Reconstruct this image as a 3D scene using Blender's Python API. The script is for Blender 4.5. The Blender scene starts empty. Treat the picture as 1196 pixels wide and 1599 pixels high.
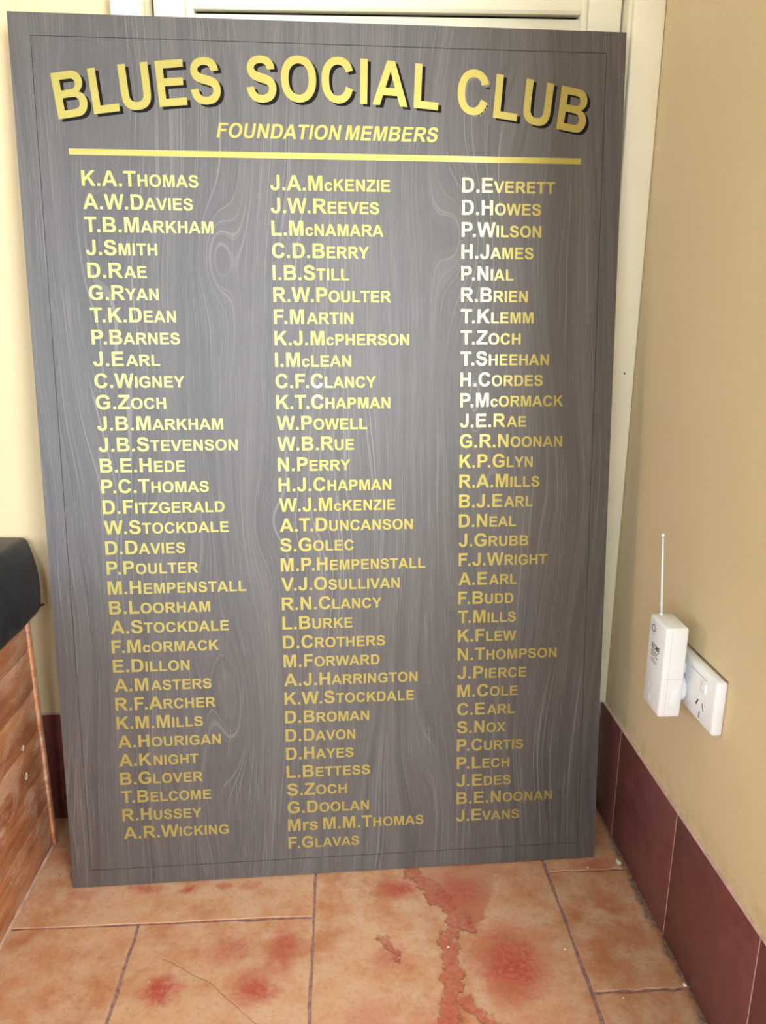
import bpy, bmesh, math, random
from mathutils import Vector, Matrix

random.seed(7)
scene = bpy.context.scene
COL = scene.collection

# ---------------------------------------------------------------- camera
CAM = Vector((-0.4547, -1.1813, 0.8611))
YAW, PITCH, ROLL, FPX = 0.0578, -0.2629, 0.0030, 1195.35
fwd = Vector((math.sin(YAW) * math.cos(PITCH), math.cos(YAW) * math.cos(PITCH), math.sin(PITCH)))
right0 = Vector((math.cos(YAW), -math.sin(YAW), 0))
up0 = right0.cross(fwd)
rgt = right0 * math.cos(ROLL) + up0 * math.sin(ROLL)
upv = -right0 * math.sin(ROLL) + up0 * math.cos(ROLL)
cam_data = bpy.data.cameras.new('camera')
cam_data.sensor_fit = 'HORIZONTAL'
cam_data.sensor_width = 36.0
cam_data.lens = FPX / 1196.0 * 36.0
cam_data.clip_start = 0.02
cam = bpy.data.objects.new('camera', cam_data)
COL.objects.link(cam)
cam.matrix_world = Matrix(((rgt.x, upv.x, -fwd.x, CAM.x), (rgt.y, upv.y, -fwd.y, CAM.y),
                           (rgt.z, upv.z, -fwd.z, CAM.z), (0, 0, 0, 1)))
scene.camera = cam

# ---------------------------------------------------------------- world, lights, exposure
world = bpy.data.worlds.new('sky')
scene.world = world
world.use_nodes = True
world.node_tree.nodes['Background'].inputs[0].default_value = (0.72, 0.86, 1.0, 1)
world.node_tree.nodes['Background'].inputs[1].default_value = 6.5


def window_light(name, loc, target, sx, sy, watts, colour):
    d = bpy.data.lights.new(name, 'AREA')
    d.shape = 'RECTANGLE'
    d.size, d.size_y = sx, sy
    d.energy = watts
    d.color = colour
    o = bpy.data.objects.new(name, d)
    COL.objects.link(o)
    o.location = loc
    o.rotation_euler = (Vector(target) - Vector(loc)).to_track_quat('-Z', 'Y').to_euler()
    return o


# daylight standing in the openings of the room behind and beside the photographer
window_light('daylight_glazed_door', (0.65, -2.66, 1.45), (0.65, 0, 1.45), 0.82, 1.30, 100, (0.93, 0.97, 1.0))
window_light('daylight_side_window', (-2.66, -0.95, 0.98), (0, -0.95, 0.98), 0.50, 0.55, 5.0, (0.95, 0.97, 1.0))
portal = window_light('sky_portal', (-1.375, -2.69, 1.05), (-1.375, 0, 1.05), 1.85, 2.00, 1, (1, 1, 1))
portal.data.cycles.is_portal = True
flash = bpy.data.lights.new('phone_flash', 'POINT')      # the phone's own lamp beside its lens
flash.energy = 1.6
flash.shadow_soft_size = 0.006
flash_ob = bpy.data.objects.new('phone_flash', flash)
COL.objects.link(flash_ob)
flash_ob.location = CAM + rgt * 0.012 + upv * 0.004 - fwd * 0.01

scene.view_settings.view_transform = 'Standard'
scene.view_settings.look = 'None'
scene.view_settings.gamma = 1.0
scene.view_settings.use_curve_mapping = False
scene.view_settings.exposure = 0.18
scene.cycles.max_bounces = 7
scene.cycles.diffuse_bounces = 5
scene.cycles.glossy_bounces = 3


# ---------------------------------------------------------------- helpers
def tag(o, label, cat=None, group=None, kind=None):
    o['label'] = label
    if cat:
        o['category'] = cat
    if group:
        o['group'] = group
    if kind:
        o['kind'] = kind
    return o


def empty(name, loc=(0, 0, 0)):
    o = bpy.data.objects.new(name, None)
    o.empty_display_size = 0.05
    COL.objects.link(o)
    o.location = loc
    return o


def link(name, me, mat, parent=None, smooth=False):
    o = bpy.data.objects.new(name, me)
    if mat and not me.materials:
        me.materials.append(mat)
    COL.objects.link(o)
    if parent:
        o.parent = parent
    if smooth:
        for p in me.polygons:
            p.use_smooth = True
    return o


def bm_mesh(name, bm):
    me = bpy.data.meshes.new(name)
    bmesh.ops.recalc_face_normals(bm, faces=bm.faces)
    bm.to_mesh(me)
    bm.free()
    return me


def add_box(bm, x0, x1, y0, y1, z0, z1):
    v = [bm.verts.new(c) for c in ((x0, y0, z0), (x1, y0, z0), (x1, y1, z0), (x0, y1, z0),
                                   (x0, y0, z1), (x1, y0, z1), (x1, y1, z1), (x0, y1, z1))]
    for f in ((0, 3, 2, 1), (4, 5, 6, 7), (0, 1, 5, 4), (1, 2, 6, 5), (2, 3, 7, 6), (3, 0, 4, 7)):
        bm.faces.new([v[i] for i in f])
    return v


def box(name, x0, x1, y0, y1, z0, z1, mat, parent=None, bevel=0.0, seg=2):
    bm = bmesh.new()
    add_box(bm, min(x0, x1), max(x0, x1), min(y0, y1), max(y0, y1), min(z0, z1), max(z0, z1))
    if bevel:
        bmesh.ops.bevel(bm, geom=bm.edges[:], offset=bevel, segments=seg, profile=0.5, affect='EDGES')
    o = link(name, bm_mesh(name, bm), mat, parent, smooth=False)
    if bevel and seg > 1:
        for p in o.data.polygons:
            p.use_smooth = True
        o.data.set_sharp_from_angle(angle=math.radians(50))
    return o


def cyl(name, a, b, r0, r1, mat, parent=None, n=20, cap=True):
    a, b = Vector(a), Vector(b)
    d = (b - a).normalized()
    s = d.orthogonal().normalized()
    t = d.cross(s)
    bm = bmesh.new()
    ra, rb = [], []
    for i in range(n):
        c, q = math.cos(2 * math.pi * i / n), math.sin(2 * math.pi * i / n)
        ra.append(bm.verts.new(a + (s * c + t * q) * r0))
        rb.append(bm.verts.new(b + (s * c + t * q) * r1))
    for i in range(n):
        j = (i + 1) % n
        bm.faces.new((ra[i], ra[j], rb[j], rb[i]))
    if cap:
        bm.faces.new(ra[::-1])
        bm.faces.new(rb)
    o = link(name, bm_mesh(name, bm), mat, parent)
    for p in o.data.polygons:
        p.use_smooth = len(p.vertices) == 4
    return o


# ---------------------------------------------------------------- materials
class NT:
    """small wrapper to write node trees in few lines"""

    def __init__(self, name, rough=0.5, metallic=0.0, spec=0.5, base=None):
        self.mat = bpy.data.materials.new(name)
        self.mat.use_nodes = True
        self.t = self.mat.node_tree
        self.p = self.t.nodes['Principled BSDF']
        self.p.inputs['Roughness'].default_value = rough
        self.p.inputs['Metallic'].default_value = metallic
        self.p.inputs['Specular IOR Level'].default_value = spec
        if base:
            self.p.inputs['Base Color'].default_value = (*base, 1)
        self._co = None

    def n(self, typ, **kw):
        nd = self.t.nodes.new(typ)
        for k, v in kw.items():
            setattr(nd, k, v)
        return nd

    def put(self, sock, val):
        if isinstance(val, bpy.types.NodeSocket):
            self.t.links.new(val, sock)
        elif val is not None:
            if sock.type == 'RGBA' and len(val) == 3:
                val = (*val, 1)
            sock.default_value = val

    def co(self):
        if self._co is None:
            self._co = self.n('ShaderNodeTexCoord').outputs['Object']
        return self._co

    def math(self, op, a, b=None, c=None, clamp=False):
        nd = self.n('ShaderNodeMath', operation=op, use_clamp=clamp)
        self.put(nd.inputs[0], a)
        if b is not None:
            self.put(nd.inputs[1], b)
        if c is not None:
            self.put(nd.inputs[2], c)
        return nd.outputs[0]

    def sep(self, v):
        nd = self.n('ShaderNodeSeparateXYZ')
        self.put(nd.inputs[0], v)
        return nd.outputs

    def comb(self, x=0.0, y=0.0, z=0.0):
        nd = self.n('ShaderNodeCombineXYZ')
        for i, q in enumerate((x, y, z)):
            self.put(nd.inputs[i], q)
        return nd.outputs[0]

    def scale(self, v, s):
        nd = self.n('ShaderNodeVectorMath', operation='MULTIPLY')
        self.put(nd.inputs[0], v)
        nd.inputs[1].default_value = s
        return nd.outputs[0]

    def noise(self, v, scale=1.0, detail=2.0, rough=0.5, dist=0.0):
        nd = self.n('ShaderNodeTexNoise')
        self.put(nd.inputs['Vector'], v)
        nd.inputs['Scale'].default_value = scale
        nd.inputs['Detail'].default_value = detail
        nd.inputs['Roughness'].default_value = rough
        nd.inputs['Distortion'].default_value = dist
        return nd.outputs['Fac']

    def ramp(self, f, lo, hi, a=0.0, b=1.0):
        nd = self.n('ShaderNodeMapRange', interpolation_type='SMOOTHSTEP')
        self.put(nd.inputs[0], f)
        for i, q in enumerate((lo, hi, a, b)):
            nd.inputs[i + 1].default_value = q
        return nd.outputs[0]

    def mix(self, f, a, b, mode='MIX'):
        nd = self.n('ShaderNodeMix', data_type='RGBA', blend_type=mode)
        self.put(nd.inputs['Factor'], f)
        self.put(nd.inputs['A'], a)
        self.put(nd.inputs['B'], b)
        return nd.outputs['Result']

    def bump(self, h, strength=0.2, dist=0.001):
        nd = self.n('ShaderNodeBump')
        nd.inputs['Strength'].default_value = strength
        nd.inputs['Distance'].default_value = dist
        self.put(nd.inputs['Height'], h)
        self.t.links.new(nd.outputs[0], self.p.inputs['Normal'])

    def col(self, c):
        self.put(self.p.inputs['Base Color'], c)

    def seg(self, x, y, a, b):
        """distance of (x, y) to the segment a-b"""
        dx, dy = b[0] - a[0], b[1] - a[1]
        l2 = dx * dx + dy * dy
        px, py = self.math('SUBTRACT', x, a[0]), self.math('SUBTRACT', y, a[1])
        t = self.math('MULTIPLY_ADD', py, dy / l2, self.math('MULTIPLY', px, dx / l2), clamp=True)
        qx = self.math('MULTIPLY_ADD', t, -dx, px)
        qy = self.math('MULTIPLY_ADD', t, -dy, py)
        return self.math('SQRT', self.math('ADD', self.math('MULTIPLY', qx, qx), self.math('MULTIPLY', qy, qy)))


def plain(name, base, rough=0.5, metallic=0.0, spec=0.5, vary=0.06, scale=30.0, bump=0.0):
    m = NT(name, rough, metallic, spec)
    f = m.noise(m.co(), scale, 3)
    m.col(m.mix(m.ramp(f, 0.3, 0.7), tuple(c * (1 - vary) for c in base), tuple(min(1, c * (1 + vary)) for c in base)))
    if bump:
        m.bump(m.noise(m.co(), scale * 20, 2), bump, 0.0005)
    return m.mat


def wall_paint(name, base, dirt=False):
    m = NT(name, 0.6, 0, 0.3)
    big = m.noise(m.co(), 2.2, 3)
    fine = m.noise(m.co(), 60, 2)
    c = m.mix(m.ramp(big, 0.3, 0.7), tuple(q * 0.96 for q in base), tuple(q * 1.04 for q in base))
    c = m.mix(m.ramp(fine, 0.35, 0.75, 0, 0.10), c, tuple(q * 0.85 for q in base))
    if dirt:      # mould-green grime in patches along the top of the tile skirting
        z = m.sep(m.co())[2]
        near = m.ramp(z, 0.205, 0.245, 1, 0)
        patch = m.ramp(m.noise(m.co(), 38, 5, 0.7), 0.36, 0.70)
        c = m.mix(m.math('MULTIPLY', m.math('MULTIPLY', near, patch), 0.45), c, (0.40, 0.35, 0.15))
    m.col(c)
    m.bump(m.noise(m.co(), 240, 3), 0.12, 0.0006)
    return m.mat


MAT = {}
MAT['wall'] = wall_paint('cream_wall_paint', (0.66, 0.53, 0.315))
MAT['wall_dirty'] = wall_paint('cream_wall_paint_grimed', (0.66, 0.53, 0.315), True)
MAT['trim'] = plain('cream_gloss_trim', (0.80, 0.755, 0.56), 0.35, vary=0.03, scale=9)
MAT['door'] = plain('cream_door_paint', (0.82, 0.775, 0.585), 0.35, vary=0.03, scale=9)
MAT['ceiling'] = plain('white_ceiling', (0.8, 0.8, 0.77), 0.8)
MAT['dark'] = plain('dark_void', (0.02, 0.013, 0.01), 0.8)
MAT['grout'] = plain('mauve_grout', (0.27, 0.145, 0.125), 0.85, vary=0.3, scale=120)
MAT['skirt_grout'] = plain('pink_skirting_grout', (0.62, 0.44, 0.37), 0.8, vary=0.15, scale=90)
MAT['frame'] = plain('white_window_frame', (0.8, 0.8, 0.78), 0.4)
MAT['plastic'] = plain('white_plastic', (0.80, 0.81, 0.80), 0.32, vary=0.02)
MAT['seam'] = plain('grey_seam', (0.50, 0.50, 0.48), 0.6, vary=0.02)
MAT['slot'] = plain('dark_slot', (0.05, 0.05, 0.05), 0.6)
MAT['slot_pale'] = plain('pale_recess', (0.86, 0.86, 0.86), 0.5)
MAT['print_black'] = plain('black_print', (0.02, 0.02, 0.02), 0.5)
MAT['print_green'] = plain('olive_print', (0.10, 0.12, 0.07), 0.5)
MAT['print_grey'] = plain('grey_print', (0.22, 0.23, 0.24), 0.5)
MAT['print_red'] = plain('maroon_print', (0.09, 0.015, 0.03), 0.5)
MAT['flake'] = plain('cream_flake', (0.75, 0.68, 0.55), 0.7, vary=0.15, scale=200)
MAT['screw'] = plain('dull_screw', (0.06, 0.055, 0.045), 0.6)


def skirting_tile():
    m = NT('maroon_glazed_tile', 0.30, 0, 0.5)
    a = m.noise(m.co(), 60, 4, 0.6)
    b = m.noise(m.co(), 7, 2)
    c = m.mix(m.ramp(a, 0.3, 0.7), (0.135, 0.038, 0.034), (0.175, 0.056, 0.050))
    c = m.mix(m.ramp(b, 0.4, 0.75, 0, 0.35), c, (0.17, 0.060, 0.058))
    m.col(c)
    m.put(m.p.inputs['Roughness'], m.ramp(a, 0.2, 0.8, 0.30, 0.5))
    m.bump(m.noise(m.co(), 300, 2), 0.05, 0.0004)
    return m.mat


MAT['skirt'] = skirting_tile()


def floor_tile():
    m = NT('terracotta_slate_tile', 0.42, 0, 0.45)
    co = m.co()
    wob = m.noise(co, 16, 4, 0.6)
    wob2 = m.noise(m.scale(co, (1, 1, 1)), 37, 4, 0.65, 0.4)
    x, y, _ = m.sep(co)
    xw = m.math('ADD', x, m.math('MULTIPLY', m.math('SUBTRACT', wob2, 0.5), 0.05))
    yw = m.math('ADD', y, m.math('MULTIPLY', m.math('SUBTRACT', wob, 0.5), 0.05))
    n1 = m.noise(co, 6, 5, 0.6)
    n2 = m.noise(co, 24, 5, 0.65)
    n3 = m.noise(co, 140, 3, 0.6)
    c = m.mix(m.ramp(n1, 0.32, 0.68), (0.43, 0.190, 0.088), (0.55, 0.315, 0.175))
    c = m.mix(m.ramp(n2, 0.40, 0.66, 0, 0.85), c, (0.53, 0.345, 0.215))
    c = m.mix(m.ramp(n2, 0.44, 0.26, 0, 0.55), c, (0.37, 0.115, 0.050))
    c = m.mix(m.ramp(n3, 0.5, 0.75, 0, 0.35), c, (0.27, 0.11, 0.055))
    c = m.mix(m.ramp(n3, 0.40, 0.25, 0, 0.30), c, (0.55, 0.36, 0.24))
    # rusty red stains, each with its own place and ragged edge
    spots = [(-0.230, -0.345, 0.062, 1.0, 1.3), (-0.696, -0.366, 0.030, 1.0, 1.0), (-0.575, -0.371, 0.042, 1.0, 0.8),
             (-0.542, -0.305, 0.030, 0.85, 1.5), (-0.614, -0.305, 0.038, 0.65, 0.8), (-0.375, -0.207, 0.038, 0.95, 0.7),
             (-0.395, -0.330, 0.034, 0.6, 0.8), (-0.850, -0.190, 0.030, 0.45, 0.6), (-0.760, -0.183, 0.026, 0.8, 0.6),
             (-0.690, -0.185, 0.018, 0.9, 0.8), (-0.640, -0.185, 0.015, 0.7, 0.9), (-0.600, -0.180, 0.022, 0.5, 0.7),
             (-0.068, -0.262, 0.022, 0.45, 0.5), (-0.045, -0.300, 0.030, 0.35, 0.5), (-0.060, -0.170, 0.050, 0.5, 0.4),
             (-0.430, -0.430, 0.050, 0.45, 1.0), (-0.278, -0.215, 0.048, 0.75, 0.9), (-0.330, -0.440, 0.05, 0.35, 1.2), (-0.905, -0.430, 0.030, 0.5, 1.0), (-0.215, -0.470, 0.06, 0.4, 1.0)]
    red = None
    for sx, sy, r, amt, asp in spots:
        dx = m.math('SUBTRACT', xw, sx)
        dy = m.math('DIVIDE', m.math('SUBTRACT', yw, sy), asp)
        d = m.math('SQRT', m.math('ADD', m.math('MULTIPLY', dx, dx), m.math('MULTIPLY', dy, dy)))
        f = m.ramp(d, r * 0.25, r * 1.15, amt, 0)
        red = f if red is None else m.math('MAXIMUM', red, f)
    red = m.math('MULTIPLY', red, m.math('MULTIPLY', m.ramp(n2, 0.25, 0.58, 0.55, 1.0), m.ramp(n3, 0.28, 0.55, 0.70, 1.0)))
    c = m.mix(m.math('MULTIPLY', red, 0.95), c, (0.38, 0.060, 0.036))
    # flaked-off layers: ragged bare red seams in the slate
    paths = [[(-0.352, -0.165), (-0.315, -0.215), (-0.296, -0.262), (-0.280, -0.283)],
             [(-0.300, -0.272), (-0.312, -0.310), (-0.309, -0.360), (-0.326, -0.400), (-0.332, -0.470)]]
    dm = None
    for k, path in enumerate(paths):
        for a, b in zip(path, path[1:]):
            d = m.seg(xw, yw, a, b)
            dm = d if dm is None else m.math('MINIMUM', dm, d)
    fl2 = m.seg(xw, yw, (-0.405, -0.295), (-0.385, -0.335))
    dm = m.math('MINIMUM', dm, m.math('ADD', fl2, 0.006))
    fl3 = m.seg(xw, yw, (-0.300, -0.400), (-0.255, -0.450))
    dm = m.math('MINIMUM', dm, m.math('ADD', fl3, 0.004))
    edge = m.math('ADD', dm, m.math('MULTIPLY', m.math('SUBTRACT', n2, 0.5), 0.022))
    flake = m.ramp(edge, 0.0105, 0.0125, 1, 0)
    c = m.mix(m.math('MULTIPLY', flake, m.ramp(n3, 0.25, 0.7, 0.45, 0.85)), c, (0.37, 0.075, 0.045))
    tv = m.math('MULTIPLY', m.math('ADD', yw, 0.292), 0.50)
    td = m.math('SUBTRACT', m.math('ABSOLUTE', m.math('ADD', xw, 0.268)), tv)
    td = m.math('ADD', td, m.math('MULTIPLY', m.math('SUBTRACT', n2, 0.5), 0.02))
    trif = m.math('MULTIPLY', m.ramp(td, -0.002, 0.003, 1, 0), m.ramp(yw, -0.285, -0.215, 0.85, 0.35))
    c = m.mix(m.math('MULTIPLY', trif, m.ramp(n2, 0.3, 0.65, 0.4, 1.0)), c, (0.37, 0.075, 0.045))
    rim = m.math('MULTIPLY', m.ramp(edge, 0.0095, 0.0125), m.ramp(edge, 0.0125, 0.0155, 1, 0))
    c = m.mix(m.math('MULTIPLY', rim, 0.45), c, (0.23, 0.075, 0.045))
    # long split across one tile
    xc = m.math('ADD', x, m.math('MULTIPLY', m.math('SUBTRACT', n2, 0.5), 0.012))
    yc = m.math('ADD', y, m.math('MULTIPLY', m.math('SUBTRACT', n1, 0.5), 0.02))
    cr = m.math('MINIMUM', m.seg(xc, yc, (-0.703, -0.315), (-0.631, -0.358)), m.seg(xc, yc, (-0.631, -0.358), (-0.567, -0.418)))
    crf = m.ramp(cr, 0.0006, 0.0018, 1, 0)
    c = m.mix(m.math('MULTIPLY', crf, 0.35), c, (0.36, 0.16, 0.10))
    # grime gathered against the skirting
    gx = m.math('ADD', x, m.math('MULTIPLY', m.math('SUBTRACT', n2, 0.5), 0.035))
    grime = m.math('MULTIPLY', m.ramp(gx, -0.019, -0.007), m.ramp(n3, 0.3, 0.6, 0.45, 0.9))
    c = m.mix(grime, c, (0.10, 0.075, 0.055))
    # pale specks
    vor = m.n('ShaderNodeTexVoronoi')
    m.put(vor.inputs['Vector'], co)
    vor.inputs['Scale'].default_value = 38
    sp = m.ramp(vor.outputs['Distance'], 0.035, 0.05, 0.8, 0)
    c = m.mix(m.math('MULTIPLY', sp, m.ramp(n1, 0.5, 0.56)), c, (0.75, 0.62, 0.48))
    m.col(c)
    m.put(m.p.inputs['Roughness'], m.ramp(n2, 0.2, 0.8, 0.36, 0.60))
    h = m.math('ADD', m.math('MULTIPLY', n2, 0.6), m.math('MULTIPLY', n3, 0.18))
    h = m.math('SUBTRACT', h, m.math('MULTIPLY', flake, 0.9))
    h = m.math('SUBTRACT', h, m.math('MULTIPLY', crf, 0.5))
    m.bump(h, 0.5, 0.0025)
    return m.mat


MAT['floor'] = floor_tile()


def board_laminate():
    m = NT('grey_brown_woodgrain_laminate', 0.50, 0, 1.0)
    co = m.co()
    x, _, z = m.sep(co)
    # slow field whose level lines make the straight grain and the cathedral arches
    w1 = m.noise(m.comb(m.math('MULTIPLY', x, 5.0), m.math('MULTIPLY', z, 1.15), 18.4), 1.0, 2, 0.45)
    w2 = m.noise(m.comb(m.math('MULTIPLY', x, 16), m.math('MULTIPLY', z, 5), 7.7), 1.0, 1.5, 0.5)
    g = m.math('MULTIPLY_ADD', w1, 0.215, x)
    g = m.math('MULTIPLY_ADD', w2, 0.010, g)
    for kx, kz, rx, rz, amp in ((.600, .745, .030, .085, .040), (.585, .960, .034, .070, -.042), (.250, .930, .030, .060, .036),
                                (.255, .300, .034, .110, -.044), (.318, .560, .026, .050, .032)):      # cathedral arches
        qx = m.math('MULTIPLY', m.math('SUBTRACT', x, kx), 1 / rx)
        qz = m.math('MULTIPLY', m.math('SUBTRACT', z, kz), 1 / rz)
        q = m.math('ADD', m.math('MULTIPLY', qx, qx), m.math('MULTIPLY', qz, qz))
        g = m.math('MULTIPLY_ADD', m.math('EXPONENT', m.math('MULTIPLY', q, -1.0)), amp, g)
    band = m.noise(m.comb(m.math('MULTIPLY', g, 46), m.math('MULTIPLY', z, 0.5), 0), 1.0, 3, 0.6)
    line = m.noise(m.comb(m.math('MULTIPLY', g, 440), m.math('MULTIPLY', z, 2.5), 5), 1.0, 1, 0.5)
    dark = m.noise(m.comb(m.math('MULTIPLY', g, 300), m.math('MULTIPLY', z, 4), 11), 1.0, 2, 0.6)
    fib = m.noise(m.comb(m.math('MULTIPLY', x, 1150), m.math('MULTIPLY', z, 17), 9), 1.0, 2, 0.6)
    fib2 = m.noise(m.comb(m.math('MULTIPLY_ADD', g, 0.4, x), m.math('MULTIPLY', z, 0.018), 2), 620, 1, 0.5)
    patch = m.noise(m.comb(m.math('MULTIPLY', x, 9), m.math('MULTIPLY', z, 2.2), 4), 1.0, 2, 0.5)
    c = m.mix(m.ramp(band, 0.26, 0.74), (0.033, 0.026, 0.022), (0.072, 0.060, 0.052))
    c = m.mix(m.ramp(dark, 0.44, 0.30, 0, 0.60), c, (0.024, 0.019, 0.016))
    lf = m.math('MULTIPLY', m.ramp(line, 0.60, 0.69, 0, 0.62), m.ramp(patch, 0.38, 0.62, 0.30, 1.0))
    c = m.mix(lf, c, (0.175, 0.160, 0.150))
    c = m.mix(m.ramp(fib, 0.58, 0.74, 0, 0.42), c, (0.170, 0.155, 0.145))
    c = m.mix(m.ramp(fib, 0.42, 0.28, 0, 0.45), c, (0.028, 0.022, 0.019))
    c = m.mix(m.ramp(fib2, 0.62, 0.74, 0, 0.50), c, (0.160, 0.146, 0.136))
    m.col(c)
    m.put(m.p.inputs['Roughness'], m.ramp(fib, 0.25, 0.75, 0.44, 0.56))
    m.bump(m.math('ADD', fib, m.math('MULTIPLY', line, 0.7)), 0.18, 0.0004)
    return m.mat


MAT['laminate'] = board_laminate()
MAT['groove'] = plain('groove_dark', (0.050, 0.042, 0.036), 0.7)


def gold_vinyl():
    m = NT('gold_vinyl', 0.42, 0.8, 0.5)
    m.p.inputs['Coat Weight'].default_value = 0.6
    m.p.inputs['Coat Roughness'].default_value = 0.12
    f = m.noise(m.co(), 900, 2)
    m.col(m.mix(m.ramp(f, 0.3, 0.7), (0.40, 0.335, 0.085), (0.44, 0.37, 0.10)))
    return m.mat


MAT['gold'] = gold_vinyl()
MAT['shadow_vinyl'] = plain('black_vinyl', (0.008, 0.006, 0.005), 0.75, spec=0.15, vary=0.2)
MAT['residue'] = plain('grey_glue_residue', (0.17, 0.165, 0.14), 0.6, vary=0.3, scale=300)


def bench_wood():
    m = NT('worn_orange_timber', 0.38, 0, 0.5)
    co = m.co()
    x, y, z = m.sep(co)
    v = m.comb(m.math('MULTIPLY', x, 6), m.math('MULTIPLY', y, 3.0), m.math('MULTIPLY', z, 34))
    g = m.noise(v, 1.0, 4, 0.6, 0.6)
    f = m.noise(m.comb(x, m.math('MULTIPLY', y, 12), m.math('MULTIPLY', z, 420)), 1.0, 3, 0.6)
    wear = m.noise(m.comb(x, m.math('MULTIPLY', y, 12), m.math('MULTIPLY', z, 20)), 1.0, 4, 0.65, 0.8)
    dark = m.noise(m.comb(2.0, m.math('MULTIPLY', y, 7), m.math('MULTIPLY', z, 9)), 1.0, 3, 0.6)
    c = m.mix(m.ramp(g, 0.3, 0.7), (0.37, 0.115, 0.040), (0.60, 0.275, 0.125))
    c = m.mix(m.ramp(f, 0.45, 0.75, 0, 0.5), c, (0.24, 0.065, 0.025))
    c = m.mix(m.ramp(dark, 0.50, 0.72, 0, 0.6), c, (0.20, 0.060, 0.040))
    c = m.mix(m.ramp(wear, 0.44, 0.66, 0, 0.75), c, (0.66, 0.42, 0.29))
    scr = m.noise(m.comb(0.0, m.math('MULTIPLY_ADD', y, 60, m.math('MULTIPLY', z, 90)), m.math('MULTIPLY', z, 260)), 1.0, 2, 0.6)
    c = m.mix(m.ramp(scr, 0.62, 0.72, 0, 0.7), c, (0.72, 0.52, 0.36))
    m.col(c)
    m.put(m.p.inputs['Roughness'], m.ramp(wear, 0.3, 0.7, 0.34, 0.55))
    m.bump(m.math('ADD', f, g), 0.35, 0.0010)
    return m.mat


MAT['bench'] = bench_wood()


def black_vinyl_cloth():
    m = NT('navy_black_upholstery', 0.46, 0, 0.5)
    co = m.co()
    a = m.noise(co, 26, 4, 0.6)
    b = m.noise(co, 260, 3, 0.6)
    c = m.mix(m.ramp(a, 0.35, 0.7), (0.012, 0.015, 0.023), (0.022, 0.028, 0.042))
    c = m.mix(m.ramp(b, 0.62, 0.74, 0, 0.5), c, (0.07, 0.08, 0.10))
    m.col(c)
    m.bump(m.math('ADD', b, m.math('MULTIPLY', a, 1.5)), 0.4, 0.0012)
    return m.mat


MAT['cushion'] = black_vinyl_cloth()

# ---------------------------------------------------------------- the room
Y_REAR, X_LEFT, X_FAR, Z_TOP = -2.6, -2.6, 1.6, 2.55


def multi(name, boxes, mat, label, cat, parent=None):
    bm = bmesh.new()
    for b in boxes:
        add_box(bm, *b)
    o = link(name, bm_mesh(name, bm), mat, parent)
    tag(o, label, cat, kind='structure')
    return o


multi('wall_back', [(X_LEFT - .1, -.712, 0, .12, -.02, Z_TOP), (-.0455, X_FAR, 0, .12, -.02, Z_TOP), (-.712, -.0455, 0, .12, 2.06, Z_TOP),
                    (-.712, -.0455, .10, .12, -.02, 2.06)],
      MAT['wall'], 'cream painted wall holding the louvred door behind the board', 'wall')
multi('wall_right', [(0, .12, -.94, 0, -.02, Z_TOP)], MAT['wall_dirty'],
      'tan painted wall on the right with the power outlet', 'wall')
multi('wall_nib', [(.12, X_FAR, -.94, -.82, -.02, Z_TOP)], MAT['wall'], 'wall running on beyond the end of the right wall', 'wall')
multi('wall_far', [(X_FAR, X_FAR + .1, -2.7, -.82, -.02, Z_TOP)], MAT['wall'], 'side wall far to the right behind the photographer', 'wall')
multi('wall_left', [(X_LEFT - .1, X_LEFT, -2.7, -1.20, -.02, Z_TOP), (X_LEFT - .1, X_LEFT, -.70, 0, -.02, Z_TOP),
                    (X_LEFT - .1, X_LEFT, -1.20, -.70, -.02, .70), (X_LEFT - .1, X_LEFT, -1.20, -.70, 1.26, Z_TOP)],
      MAT['wall'], 'side wall far to the left beyond the bench, with a window', 'wall')
multi('wall_rear', [(X_LEFT, -2.30, -2.7, Y_REAR, -.02, Z_TOP), (-.45, .24, -2.7, Y_REAR, -.02, Z_TOP), (1.06, X_FAR, -2.7, Y_REAR, -.02, Z_TOP),
                    (-2.30, -.45, -2.7, Y_REAR, -.02, .05), (-2.30, -.45, -2.7, Y_REAR, 2.05, Z_TOP),
                    (.24, 1.06, -2.7, Y_REAR, -.02, .80), (.24, 1.06, -2.7, Y_REAR, 2.10, Z_TOP)],
      MAT['wall'], 'wall behind the photographer with two windows', 'wall')
multi('ceiling', [(X_LEFT - .1, X_FAR + .1, -2.7, .12, Z_TOP, Z_TOP + .05)], MAT['ceiling'], 'white ceiling above the room', 'ceiling')


def window(name, along, a0, a1, z0, z1, pos, mull, label):
    bars = []
    t = .035
    spans = [(a0, a0 + t), (a1 - t, a1)] + [(m - t / 2, m + t / 2) for m in mull]
    for s0, s1 in spans:
        bars.append((s0, s1, z0, z1))
    bars += [(a0, a1, z0, z0 + t), (a0, a1, z1 - t, z1)]
    root = empty(name, (0, 0, 0))
    tag(root, label, 'window', kind='structure')
    for s0, s1, q0, q1 in bars:
        if along == 'x':
            box('window_bar', s0, s1, pos, pos + .04, q0, q1, MAT['frame'], root)
        else:
            box('window_bar', pos, pos + .04, s0, s1, q0, q1, MAT['frame'], root)
    return root


window('window_1', 'x', .24, 1.06, .80, 2.10, -2.645, [], 'tall bright window behind the photographer on the right')
window('window_2', 'x', -2.30, -.45, .05, 2.05, -2.645, [-1.375], 'wide glazed sliding door behind the photographer')
window('window_3', 'y', -1.20, -.70, .70, 1.26, -2.645, [], 'small window in the far left side wall')

g = multi('ground_outside', [(-20, 20, -40, -2.7, -.25, -.12)], plain('grey_concrete', (0.32, 0.31, 0.29), 0.9), 'grey concrete ground outside beyond the sliding door', 'ground')

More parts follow.
